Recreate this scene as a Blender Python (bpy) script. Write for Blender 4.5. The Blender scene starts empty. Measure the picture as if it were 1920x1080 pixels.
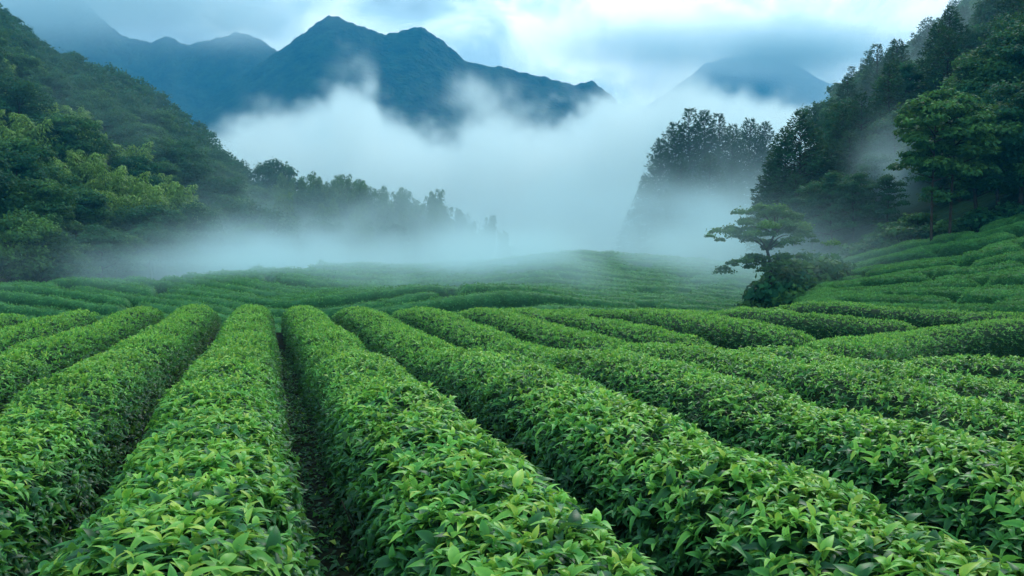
import bpy, math, random
import numpy as np

# ------------------------------------------------------------------ camera, sky, sun, exposure
scene = bpy.context.scene
FPX, HORIZON, ZC = 1663.0, 485.0, 2.34          # focal length and horizon row in photograph pixels, eye height

cam_data = bpy.data.cameras.new("camera")
cam_data.lens = 36.0 * FPX / 1920.0
cam_data.clip_start, cam_data.clip_end = 0.1, 6000.0
cam = bpy.data.objects.new("camera", cam_data)
scene.collection.objects.link(cam)
cam.location = (0, 0, ZC)
cam.rotation_euler = (math.pi / 2 - math.atan((540 - HORIZON) / FPX), 0, 0)
scene.camera = cam

SUN_EL, SUN_AZ = math.radians(42), math.radians(24)      # azimuth from +Y towards +X
world = bpy.data.worlds.new("World")
scene.world = world
world.use_nodes = True
nt = world.node_tree
nt.nodes.clear()
def wn(t, **kw):
    n = nt.nodes.new(t)
    for k, v in kw.items(): setattr(n, k, v)
    return n
L = nt.links.new
wo = wn("ShaderNodeOutputWorld")
sky = wn("ShaderNodeTexSky", sky_type='NISHITA', sun_disc=False, sun_elevation=SUN_EL, sun_rotation=SUN_AZ)
bg1 = wn("ShaderNodeBackground"); bg1.inputs[1].default_value = 0.08
L(sky.outputs[0], bg1.inputs[0])
tc = wn("ShaderNodeTexCoord")
sep = wn("ShaderNodeSeparateXYZ"); L(tc.outputs["Generated"], sep.inputs[0])
def wmath(op, a, b=None, c=None):
    n = wn("ShaderNodeMath", operation=op)
    for i, v in enumerate((a, b, c)):
        if v is None: continue
        if isinstance(v, (int, float)): n.inputs[i].default_value = v
        else: L(v, n.inputs[i])
    return n.outputs[0]
nz = wn("ShaderNodeTexNoise"); nz.inputs["Scale"].default_value = 7.5; nz.inputs["Detail"].default_value = 9
nz.inputs["Roughness"].default_value = 0.54; nz.inputs["Distortion"].default_value = 0.35
mp = wn("ShaderNodeMapping"); mp.inputs["Location"].default_value = (0.62, 0.35, 0.9); mp.inputs["Scale"].default_value = (1.0, 1.0, 1.6)
L(tc.outputs["Generated"], mp.inputs[0]); L(mp.outputs[0], nz.inputs["Vector"])
# thin, bright part of the cloud deck round the hidden sun, dull deck away from it
dotn = wn("ShaderNodeVectorMath", operation='DOT_PRODUCT'); L(tc.outputs["Generated"], dotn.inputs[0])
GLOW = (math.sin(math.radians(15)) * math.cos(math.radians(17)), math.cos(math.radians(15)) * math.cos(math.radians(17)), math.sin(math.radians(17)))
dotn.inputs[1].default_value = GLOW
glow = wmath('POWER', wmath('MAXIMUM', dotn.outputs["Value"], 0.0), 14.0)
fac = wmath('ADD', wmath('MULTIPLY_ADD', nz.outputs[0], 3.0, -1.17), wmath('MULTIPLY', glow, 0.48))
ramp = wn("ShaderNodeValToRGB"); L(fac, ramp.inputs[0])
cr = ramp.color_ramp
cr.elements[0].position = 0.10; cr.elements[0].color = (0.38, 0.54, 0.61, 1)
cr.elements[1].position = 0.90; cr.elements[1].color = (1.45, 1.68, 1.68, 1)
e = cr.elements.new(0.40); e.color = (0.56, 0.82, 0.92, 1)
e = cr.elements.new(0.65); e.color = (0.95, 1.20, 1.25, 1)
bg2 = wn("ShaderNodeBackground"); bg2.inputs[1].default_value = 1.0
L(ramp.outputs[0], bg2.inputs[0])
mixs = wn("ShaderNodeMixShader"); mixs.inputs[0].default_value = 0.93
L(bg1.outputs[0], mixs.inputs[1]); L(bg2.outputs[0], mixs.inputs[2]); L(mixs.outputs[0], wo.inputs[0])

sd = bpy.data.lights.new("sun", 'SUN'); sd.energy = 1.5; sd.angle = math.radians(11); sd.color = (1.0, 0.97, 0.90)
sun = bpy.data.objects.new("sun", sd); scene.collection.objects.link(sun)
sun.rotation_euler = (math.pi / 2 - SUN_EL, 0, math.pi - SUN_AZ)

scene.view_settings.view_transform = 'Standard'
scene.view_settings.look = 'None'
scene.view_settings.gamma = 1.0
scene.view_settings.exposure = 0.68
scene.render.engine = 'CYCLES'
cy = scene.cycles
cy.max_bounces = 8; cy.diffuse_bounces = 2; cy.glossy_bounces = 1; cy.transmission_bounces = 3
cy.volume_bounces = 4; cy.transparent_max_bounces = 8
cy.caustics_reflective = False; cy.caustics_refractive = False
cy.use_denoising = True
try: cy.denoiser = 'OPENIMAGEDENOISE'; cy.denoising_input_passes = 'RGB_ALBEDO_NORMAL'
except Exception: pass
cy.use_adaptive_sampling = True; cy.adaptive_threshold = 0.02
cy.volume_step_rate = 1.5; cy.volume_max_steps = 256
cy.sample_clamp_indirect = 4.0

rng = np.random.default_rng(11)
random.seed(11)

# ------------------------------------------------------------------ helpers
def px(x, y, d):
    """The point at depth d that the photograph shows at pixel (x, y)."""
    return ((x - 960) / FPX * d, d, ZC + (HORIZON - y) / FPX * d)

def _hash(i, j, k, seed):
    h = (i * 374761393 + j * 668265263 + k * 2147483647 + seed * 1274126177) & 0xffffffff
    h = ((h ^ (h >> 13)) * 1274126177) & 0xffffffff
    return ((h ^ (h >> 16)) & 0xffff) / 65535.0
def vnoise(x, y, z=None, seed=0):
    x = np.asarray(x, float); y = np.asarray(y, float); z = np.zeros_like(x) if z is None else np.asarray(z, float)
    xi, yi, zi = np.floor(x).astype(np.int64), np.floor(y).astype(np.int64), np.floor(z).astype(np.int64)
    f = lambda t: t * t * (3 - 2 * t)
    fx, fy, fz = f(x - xi), f(y - yi), f(z - zi)
    r = 0
    for a in (0, 1):
        for b in (0, 1):
            for c in (0, 1):
                w = (fx if a else 1 - fx) * (fy if b else 1 - fy) * (fz if c else 1 - fz)
                r = r + w * _hash(xi + a, yi + b, zi + c, seed)
    return r
def fbm(x, y, z=None, oct=4, seed=0, rough=0.5):
    r, a, s, t = 0, 1.0, 1.0, 0
    for o in range(oct):
        r = r + a * vnoise(np.asarray(x) * s, np.asarray(y) * s, None if z is None else np.asarray(z) * s, seed + o * 17)
        t += a; a *= rough; s *= 2.03
    return r / t
def sstep(a, b, x):
    t = np.clip((x - a) / (b - a), 0, 1)
    return t * t * (3 - 2 * t)
def unit(v):
    return v / np.maximum(np.linalg.norm(v, axis=-1, keepdims=True), 1e-9)

class Geo:
    """Collects vertices, polygons and per-vertex tints; build() links them as one mesh object."""
    def __init__(self): self.v, self.t, self.f, self.n = [], [], [], 0
    def add(self, verts, faces, tint=0.5, mat=0, smooth=True):
        verts = np.asarray(verts, float).reshape(-1, 3)
        faces = np.asarray(faces, np.int64) + self.n
        self.v.append(verts)
        self.t.append(np.broadcast_to(np.asarray(tint, float), (len(verts),)).copy())
        self.f.append((faces, mat, smooth)); self.n += len(verts)
    def mesh(self, name, mats):
        me = bpy.data.meshes.new(name)
        V = np.concatenate(self.v); T = np.concatenate(self.t)
        me.vertices.add(len(V)); me.vertices.foreach_set("co", V.astype(np.float32).ravel())
        loops = np.concatenate([f.ravel() for f, _, _ in self.f])
        tot = np.concatenate([np.full(len(f), f.shape[1]) for f, _, _ in self.f])
        start = np.concatenate([[0], np.cumsum(tot)[:-1]])
        me.loops.add(len(loops)); me.loops.foreach_set("vertex_index", loops.astype(np.int32))
        me.polygons.add(len(tot)); me.polygons.foreach_set("loop_start", start.astype(np.int32))
        me.polygons.foreach_set("material_index", np.concatenate([np.full(len(f), m) for f, m, _ in self.f]).astype(np.int32))
        me.polygons.foreach_set("use_smooth", np.concatenate([np.full(len(f), s) for f, _, s in self.f]).astype(bool))
        at = me.attributes.new("tint", 'FLOAT', 'POINT'); at.data.foreach_set("value", T.astype(np.float32))
        for m in mats: me.materials.append(m)
        me.update(calc_edges=True); me.validate(clean_customdata=False)
        return me
def link(name, me, parent=None, loc=None):
    o = bpy.data.objects.new(name, me); scene.collection.objects.link(o)
    if parent is not None: o.parent = parent
    if loc is not None: o.location = loc
    return o
def tag(o, label=None, cat=None, group=None, kind=None):
    for k, v in (("label", label), ("category", cat), ("group", group), ("kind", kind)):
        if v: o[k] = v
    return o

# ------------------------------------------------------------------ materials
def material(name):
    m = bpy.data.materials.new(name); m.use_nodes = True
    m.node_tree.nodes.clear()
    return m, m.node_tree.nodes, m.node_tree.links.new
def leaf_mat(name, cols, rough=0.45, trans=0.35, tcol=(0.22, 0.40, 0.05), spec=0.5):
    """Foliage: colour by leaf (the tint attribute), gloss, and light coming through the blade."""
    m, N, K = material(name)
    at = N.new("ShaderNodeAttribute"); at.attribute_name = "tint"
    rp = N.new("ShaderNodeValToRGB"); K(at.outputs["Fac"], rp.inputs[0])
    els = rp.color_ramp.elements
    for i, (p, c) in enumerate(cols):
        el = els[i] if i < 2 else els.new(p)
        el.position = p; el.color = (*c, 1)
    nz_ = N.new("ShaderNodeTexNoise"); nz_.inputs["Scale"].default_value = 1.7; nz_.inputs["Detail"].default_value = 3
    geo_ = N.new("ShaderNodeNewGeometry"); K(geo_.outputs["Position"], nz_.inputs["Vector"])
    hs = N.new("ShaderNodeHueSaturation"); K(rp.outputs[0], hs.inputs["Color"])
    mr = N.new("ShaderNodeMapRange"); K(nz_.outputs[0], mr.inputs[0])
    mr.inputs[1].default_value, mr.inputs[2].default_value, mr.inputs[3].default_value, mr.inputs[4].default_value = .3, .7, .78, 1.22
    K(mr.outputs[0], hs.inputs["Value"])
    p = N.new("ShaderNodeBsdfPrincipled"); K(hs.outputs[0], p.inputs["Base Color"])
    p.inputs["Roughness"].default_value = rough; p.inputs["Specular IOR Level"].default_value = spec
    t = N.new("ShaderNodeBsdfTranslucent")
    mx = N.new("ShaderNodeMix"); mx.data_type = 'RGBA'; mx.inputs[0].default_value = 0.5
    K(hs.outputs[0], mx.inputs[6]); mx.inputs[7].default_value = (*tcol, 1); K(mx.outputs[2], t.inputs[0])
    ms = N.new("ShaderNodeMixShader"); ms.inputs[0].default_value = trans
    K(p.outputs[0], ms.inputs[1]); K(t.outputs[0], ms.inputs[2])
    out = N.new("ShaderNodeOutputMaterial"); K(ms.outputs[0], out.inputs[0])
    return m
def rough_mat(name, c1, c2, scale, rough=0.9, bump=0.4, bscale=None, detail=6):
    m, N, K = material(name)
    geo_ = N.new("ShaderNodeNewGeometry")
    nz_ = N.new("ShaderNodeTexNoise"); nz_.inputs["Scale"].default_value = scale; nz_.inputs["Detail"].default_value = detail
    K(geo_.outputs["Position"], nz_.inputs["Vector"])
    rp = N.new("ShaderNodeValToRGB"); K(nz_.outputs[0], rp.inputs[0])
    rp.color_ramp.elements[0].position, rp.color_ramp.elements[1].position = .35, .68
    rp.color_ramp.elements[0].color, rp.color_ramp.elements[1].color = (*c1, 1), (*c2, 1)
    p = N.new("ShaderNodeBsdfPrincipled"); K(rp.outputs[0], p.inputs["Base Color"]); p.inputs["Roughness"].default_value = rough; p.inputs["Specular IOR Level"].default_value = 0.08
    n2 = N.new("ShaderNodeTexNoise"); n2.inputs["Scale"].default_value = bscale or scale * 3; n2.inputs["Detail"].default_value = 5
    K(geo_.outputs["Position"], n2.inputs["Vector"])
    b = N.new("ShaderNodeBump"); b.inputs["Strength"].default_value = bump; b.inputs["Distance"].default_value = 1.0 / (bscale or scale * 3)
    K(n2.outputs[0], b.inputs["Height"]); K(b.outputs[0], p.inputs["Normal"])
    out = N.new("ShaderNodeOutputMaterial"); K(p.outputs[0], out.inputs[0])
    return m
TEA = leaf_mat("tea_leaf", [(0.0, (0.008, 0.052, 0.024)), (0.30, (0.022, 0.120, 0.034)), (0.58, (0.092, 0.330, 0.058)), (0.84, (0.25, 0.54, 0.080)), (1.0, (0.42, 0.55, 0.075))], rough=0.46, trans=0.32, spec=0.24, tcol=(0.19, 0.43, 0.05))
TEA_FAR = leaf_mat("tea_leaf_valley", [(0.0, (0.012, 0.065, 0.030)), (0.5, (0.062, 0.245, 0.070)), (1.0, (0.19, 0.43, 0.10))], rough=0.7, trans=0.25, spec=0.2)
TWIG = rough_mat("tea_twigs", (0.007, 0.028, 0.011), (0.014, 0.045, 0.016), 9, bump=0.8)
SOIL = rough_mat("dark_damp_soil", (0.007, 0.010, 0.006), (0.022, 0.027, 0.013), 3.0, bump=0.7)
FOREST_FLOOR = rough_mat("forest_floor", (0.012, 0.030, 0.016), (0.028, 0.065, 0.026), 0.3, bump=0.8)
BARK = rough_mat("wet_bark", (0.020, 0.017, 0.014), (0.060, 0.050, 0.040), 4, bump=0.6)
CROWN_DARK = leaf_mat("dark_evergreen_leaf", [(0.0, (0.006, 0.040, 0.024)), (0.55, (0.013, 0.082, 0.042)), (1.0, (0.040, 0.155, 0.055))], rough=0.65, trans=0.2, spec=0.1)
CROWN_MID = leaf_mat("green_leaf", [(0.0, (0.015, 0.060, 0.022)), (0.55, (0.028, 0.105, 0.036)), (1.0, (0.10, 0.23, 0.05))], rough=0.65, trans=0.22, spec=0.12)
BAMBOO = leaf_mat("bamboo_leaf", [(0.0, (0.045, 0.125, 0.026)), (0.5, (0.135, 0.265, 0.042)), (1.0, (0.28, 0.41, 0.07))], rough=0.6, trans=0.28, spec=0.3)
SHADED_BAMBOO = leaf_mat("shaded_bamboo_leaf", [(0.0, (0.016, 0.062, 0.026)), (0.5, (0.045, 0.130, 0.042)), (1.0, (0.12, 0.23, 0.06))], rough=0.65, trans=0.22, spec=0.12)  # darker copy of the bamboo leaf, with the ridge's shade put into its colours
NEEDLE = leaf_mat("conifer_needle", [(0.0, (0.010, 0.038, 0.022)), (0.55, (0.020, 0.070, 0.034)), (1.0, (0.050, 0.125, 0.045))], rough=0.7, trans=0.12, spec=0.08)
MOUNT = rough_mat("forested_mountain", (0.006, 0.020, 0.015), (0.030, 0.066, 0.034), 0.06, bump=1.0, bscale=0.16)

# ------------------------------------------------------------------ the lie of the land
FT_U  = [-400,    0,  300,  450,  600,  750,  900, 1040, 1200, 1320, 1420, 1600, 2600]
FT_PY = [ 546,  540,  526,  506,  491,  499,  491,  473,  483,  490,  500,  505,  505]
FT_D  = [  52,   54,   58,   62,   67,   69,   71,   72,   74,   74,   72,   72,   72]
TT_U  = [1380, 1450, 1570, 1700, 1830, 1920, 2300, 2900]       # upper edge of the tea slope, where the trees begin
TT_PY = [ 552,  530,  494,  455,  433,  408,  350,  300]
TT_D  = [  50,   60,   62,   60,   58,   56,   52,   48]
LB_U  = [-900, -300,    0,  300,  450,  600,  900, 1100]       # foot of the forest hill
LB_D  = [  45,   56,   66,   82,   98,  118,  165,  185]
LR_U  = [-900, -400, -100,    0,  100,  200,  300,  400,  450,  500,  600,  700,  800,  900, 1000, 1100]
LR_PY = [-500, -220,   10,   66,  140,  180,  245,  318,  375,  415,  432,  452,  462,  488,  505,  520]
LR_D  = [ 290,  280,  265,  260,  250,  240,  228,  214,  205,  195,  188,  186,  185,  188,  192,  196]
RR_U  = [1060, 1180, 1250, 1330, 1400, 1450, 1500, 1560, 1640, 1740, 1800, 1920, 2300, 2900]
RR_PY = [ 505,  478,  440,  415,  395,  345,  300,  250,  190,  130,   80,  -30, -300, -700]
RR_D  = [ 170,  165,  160,  158,  160,  165,  172,  180,  188,  192,  195,  195,  200,  200]
RB_U  = [1060, 1250, 1400, 1450, 1570, 1700, 1830, 1920, 2300, 2900]
RB_D  = [ 135,  122,   98,   72,   63,   61,   59,   57,   53,   49]
def ridge(u, y, U, PY, D, BU, BD, z0, back):
    dr, db = np.interp(u, U, D), np.interp(u, BU, BD)
    hr = ZC + (HORIZON - np.interp(u, U, PY)) / FPX * dr
    t = (y - db) / (dr - db)
    z = z0 + (hr - z0) * np.clip(t, 0, 1) ** 0.92
    z = np.where(t > 1, hr - (y - dr) * back, z)
    return np.where(t < 0, -60.0, z)
def ground(x, y):
    x = np.asarray(x, float); y = np.maximum(np.asarray(y, float), 0.5)
    u = np.clip(960 + FPX * x / y, -900, 2900)
    und = (fbm(x * 0.11, y * 0.11, seed=3, oct=2) - 0.5)
    dome = -0.00045 * np.maximum(y - 6, 0) ** 2 * (1 - sstep(1150, 1500, u))
    plat = dome - 0.10 * np.exp(-((y - 16.5 - 0.45 * x) / 2.2) ** 2) + 0.5 * und * sstep(3, 14, y)
    fd = np.interp(u, FT_U, FT_D); fz = ZC - 0.55 + (HORIZON - np.interp(u, FT_U, FT_PY)) / FPX * fd
    t = np.clip((y - 42) / (fd - 42), 0, 1)
    fieldz = -1.75 + (fz + 1.75) * (0.55 * t + 0.45 * sstep(0, 1, t)) + 0.9 * und
    fieldz = fieldz + 1.15 * np.exp(-((x + 4.5) / 7.5) ** 2 - ((y - 49) / 4.0) ** 2)
    fieldz = np.where(y > fd, np.maximum(fz - (y - fd) * 0.10, -9.0), fieldz)
    fieldz = np.where(y > fd + 90, np.maximum(fieldz - 0, -9), fieldz)
    w = sstep(28.5, 39, y + 0.10 * x)
    z = plat * (1 - w) + fieldz * w
    # tea slope on the far side of the right hand hollow
    td = np.interp(u, TT_U, TT_D); tz = ZC - 0.6 + (HORIZON - np.interp(u, TT_U, TT_PY)) / FPX * td
    yb = 27.0
    tt = (y - yb) / (td - yb)
    slope = tz * np.clip(tt, 0, 1) ** 1.05
    ws = sstep(1370, 1560, u) * sstep(24, 30, y)
    z = z * (1 - ws) + np.where(tt <= 1, slope, tz - 0.0 * y) * ws
    z = z - 0.35 * np.exp(-((u - 1700) / 170) ** 2 - ((y - 22) / 4.5) ** 2)
    hl = ridge(u, y, LR_U, LR_PY, LR_D, LB_U, LB_D, -1.2, 0.42)
    hr = ridge(u, y, RR_U, RR_PY, RR_D, RB_U, RB_D, np.interp(u, TT_U, ZC - 0.6 + (HORIZON - np.array(TT_PY)) / FPX * np.array(TT_D)), 0.42)
    hn = (fbm(x * 0.035, y * 0.035, seed=8, oct=3) - 0.5) * 7
    kl = sstep(0, 25, y - np.interp(u, LB_U, LB_D)); kr = sstep(0, 25, y - np.interp(u, RB_U, RB_D))
    z = np.maximum(z, np.maximum(np.where(u < 1100, hl + hn * kl, -60), np.where(u > 1060, hr + hn * kr, -60)))
    return np.maximum(z, -9.0)

def grid_faces(nr, nc):
    i = np.arange(nr - 1)[:, None] * nc + np.arange(nc - 1)[None, :]
    return np.stack([i, i + 1, i + nc + 1, i + nc], -1).reshape(-1, 4)
def fan(us, ys, zf):
    Y, U = np.meshgrid(ys, us, indexing='ij')
    X = (U - 960) / FPX * Y
    return np.stack([X, Y, zf(X, Y)], -1).reshape(-1, 3), grid_faces(len(ys), len(us))
us = np.concatenate([np.linspace(-900, -120, 30), np.linspace(-100, 2020, 320), np.linspace(2050, 2900, 30)])
ys = np.concatenate([np.linspace(6, 60, 190), np.linspace(60.6, 300, 230), np.linspace(304, 640, 40), np.linspace(660, 2600, 20)])
g = Geo()
v, f = fan(us, ys, ground)
cy_ = v[f].mean(1)
isforest = (cy_[:, 2] > 2.6) & (cy_[:, 1] > 62) | (cy_[:, 1] > np.interp(960 + FPX * cy_[:, 0] / cy_[:, 1], TT_U, TT_D) + 2) & (cy_[:, 0] > 15)
g.add(v, f[~isforest], 0.5, 0)
g.f.append((f[isforest], 1, True))
# the same sheet goes on under and behind the camera
xs = np.linspace(-40, 40, 60); yn = np.linspace(-12, 6.0, 40)
YY, XX = np.meshgrid(yn, xs, indexing='ij')
k = 6.0
edge = ground(XX / np.maximum(np.abs(XX) / 13, 1), np.full_like(XX, k))
ZZ = np.where(YY >= 5.99, ground(XX, YY), ground(XX, np.maximum(YY, 3.0)) * 1.0)
g.add(np.stack([XX, YY, ZZ - 0.004], -1), grid_faces(40, 60), 0.5, 0)
tag(link("terrain", g.mesh("terrain", [SOIL, FOREST_FLOOR])), kind="structure")

# ------------------------------------------------------------------ tea hedges
def leaf_template(n):
    """A tea leaf along +Y, face up: a folded, arching blade of n lengthwise segments (n = 1: one folded diamond)."""
    if n == 1:
        return (np.array([(0, 0, 0), (0.19, 0.45, 0.03), (0, 1.0, -0.22), (-0.19, 0.45, 0.03), (0, .45, -.03)]),
                np.array([(0, 1, 4), (4, 1, 2), (0, 4, 3), (4, 2, 3)]), np.array([0, .5, 1, .5, .3]))
    ts = np.linspace(0, 1, n + 1)
    wd = 0.200 * np.interp(ts, [0, .1, .3, .5, .7, .88, 1], [.10, .42, .92, 1, .80, .40, 0.02])
    V, T = [], []
    for t, w in zip(ts, wd):
        z = 0.40 * t - 0.82 * t ** 2
        yy = t * (1 - 0.14 * t)
        V += [(-w, yy, z + 0.34 * w), (0, yy, z), (w, yy, z + 0.34 * w)]
        T += [0.85 + .5 * t, -0.2 + t * 1.0, 0.85 + .5 * t]
    F = []
    for i in range(n):
        a = 3 * i
        F += [(a, a + 1, a + 4, a + 3), (a + 1, a + 2, a + 5, a + 4)]
    return np.array(V), np.array(F), np.array(T)
NEAR_LEAF, MID_LEAF, FAR_LEAF = leaf_template(5), leaf_template(2), leaf_template(1)

def leaves(g, P, D, N, size, tint, tmpl, mat=0, droop=None, smooth=True):
    V, F, T = tmpl
    n = len(P)
    if n == 0: return
    S = unit(np.cross(D, N)); N = np.cross(S, D)
    dr = np.ones(n) if droop is None else droop
    W = P[:, None] + size[:, None, None] * (V[None, :, 0, None] * S[:, None] + V[None, :, 1, None] * D[:, None] + (V[None, :, 2, None] * dr[:, None, None]) * N[:, None])
    FF = F[None] + (np.arange(n) * len(V))[:, None, None]
    g.add(W.reshape(-1, 3), FF.reshape(-1, F.shape[1]), np.clip(tint[:, None] + 0.16 * (T[None] - 0.5), 0, 1).ravel(), mat, smooth)

def shoots(g, P, Nrm, size, young, tmpl, per, mat=0):
    """A rosette of arching leaves, with a young upright tip, at every point."""
    n = len(P)
    if n == 0: return
    up = np.array([0, 0, 1.0])
    A = unit(Nrm * 0.55 + up * 0.62 + rng.normal(0, .26, (n, 3)))
    R = unit(np.cross(A, rng.normal(0, 1, (n, 3)))); B = np.cross(A, R)
    az0 = rng.uniform(0, 6.28, n)
    for j in range(per):
        az = az0 + j * 2.4 + rng.normal(0, .3, n)
        out = R * np.cos(az)[:, None] + B * np.sin(az)[:, None]
        first = j == 0
        be = rng.uniform(.12, .5, n) if first else rng.uniform(.45, 1.20, n)
        D = unit(A * np.cos(be)[:, None] + out * np.sin(be)[:, None])
        Nn = A - D * (A * D).sum(1, keepdims=True) - out * 0.02
        Nn = unit(np.where(first, -out, Nn) + rng.normal(0, .16, (n, 3)))
        sz = size * rng.uniform(.72, 1.2, n) * (0.74 if first else 1.0)
        pos = P + A * (rng.uniform(.012, .05, n) * size / .12 if not first else 0.05 * size / .12)[:, None]
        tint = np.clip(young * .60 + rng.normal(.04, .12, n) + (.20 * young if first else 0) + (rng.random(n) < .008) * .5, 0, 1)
        leaves(g, pos, D, Nn, sz, tint, tmpl, mat, rng.uniform(.5, 1.9, n))

TH = np.linspace(-1, 1, 15)
def hedge_surface(path, halfw, height, step, seed, lump=0.08, taper=(1, 1)):
    """Rounded, clipped hedge over the ground along a plan path: grid of points and of outward normals."""
    path = np.asarray(path, float)
    seg = np.linalg.norm(np.diff(path, axis=0), axis=1); cum = np.concatenate([[0], np.cumsum(seg)])
    n = max(6, int(cum[-1] / step)); s = np.linspace(0, cum[-1], n)
    c = np.stack([np.interp(s, cum, path[:, i]) for i in (0, 1)], -1)
    wob = np.stack([fbm(c[:, 0] * .35, c[:, 1] * .35, seed=seed + 5, oct=2) - .5, fbm(c[:, 0] * .35, c[:, 1] * .35, seed=seed + 6, oct=2) - .5], -1)
    c = c + wob * float(np.mean(halfw)) * 0.32
    tan = unit(np.gradient(c, axis=0)); nor = np.stack([tan[:, 1], -tan[:, 0]], -1)
    hw = np.interp(s, np.linspace(0, cum[-1], len(np.atleast_1d(halfw))), np.atleast_1d(halfw))
    e0, e1 = np.sqrt(np.clip(1 - (1 - np.clip(s / (hw * 1.3), 0, 1)) ** 2, 0, 1)), np.sqrt(np.clip(1 - (1 - np.clip((cum[-1] - s) / (hw * 1.3), 0, 1)) ** 2, 0, 1))
    end = (e0 if taper[0] else 1) * (e1 if taper[1] else 1)
    bush = 1 + lump * 2 * (fbm(s * 0.9 + seed * 3.1, s * 0 + seed, seed=seed, oct=3) - .5)
    ww, hh = hw * end * (0.94 + 0.06 * bush) * (1 + 0.5 * (bush - 1)), height * (0.25 + 0.75 * end) * bush
    a = TH * 1.0
    cx = np.sign(a) * np.abs(np.sin(a * np.pi / 2)) ** 0.86
    cz = np.clip(np.cos(a * np.pi / 2), 0, 1) ** 0.54
    side = 1 + lump * 1.4 * (fbm(s[:, None] * 1.6 + 0 * a, a[None] * 2.2 + 0 * s[:, None] + seed, seed=seed + 9, oct=3) - .5)
    X = c[:, None, 0] + nor[:, None, 0] * (cx[None] * ww[:, None]) * side
    Y = c[:, None, 1] + nor[:, None, 1] * (cx[None] * ww[:, None]) * side
    gz = ground(c[:, 0], c[:, 1]); gz = np.minimum(gz, gz)
    tilt = ground(X, Y)
    Z = gz[:, None] * .5 + tilt * .5 + cz[None] * hh[:, None] * side - 0.02
    Pt = np.stack([X, Y, Z], -1)
    du = np.gradient(Pt, axis=0); dv = np.gradient(Pt, axis=1)
    Nn = unit(np.cross(dv, du))
    if Nn[len(s) // 2, 7, 2] < 0: Nn = -Nn
    return Pt, Nn
def scatter(Pt, Nn, dens, lo=0.0):
    """Random points on the surface; dens(centre) in points per square metre."""
    a, b, c, d = Pt[:-1, :-1], Pt[1:, :-1], Pt[1:, 1:], Pt[:-1, 1:]
    area = .5 * np.linalg.norm(np.cross(c - a, d - b), axis=-1)
    cen = (a + b + c + d) / 4
    cnt = rng.poisson(area * dens(cen))
    ii, jj = np.nonzero(cnt); rep = cnt[ii, jj]
    ii, jj = np.repeat(ii, rep), np.repeat(jj, rep)
    s, t = rng.random((2, len(ii), 1))
    mix = lambda Q: Q[ii, jj] * (1 - s) * (1 - t) + Q[ii + 1, jj] * s * (1 - t) + Q[ii + 1, jj + 1] * s * t + Q[ii, jj + 1] * (1 - s) * t
    th = (TH[jj] * (1 - t[:, 0]) + TH[jj + 1] * t[:, 0])
    return mix(Pt), unit(mix(Nn)), th
def core(g, Pt, Nn, depth, mat=1):
    if tufts:
        P, N, th = scatter(Pt, Nn, lambda c: tufts + 0 * c[..., 0])
        shoots(g, P - off, N, rng.uniform(.8, 1.2, len(P)) * size, np.interp(np.abs(th), [0, .5, .8, 1], [young, young * .9, .3, .08]), FAR_LEAF, 3)
    Q = Pt - Nn * depth
    Q[..., 2] = np.maximum(Q[..., 2], ground(Q[..., 0], Q[..., 1]) - 0.05)
    g.add(Q, grid_faces(Q.shape[0], Q.shape[1]), 0.1, mat)
    for i in (0, -1):                                   # close the ends
        r = Q[i]; g.add(r, np.array([[0, k, k + 1] for k in range(1, len(r) - 1)]), 0.1, mat)

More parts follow.
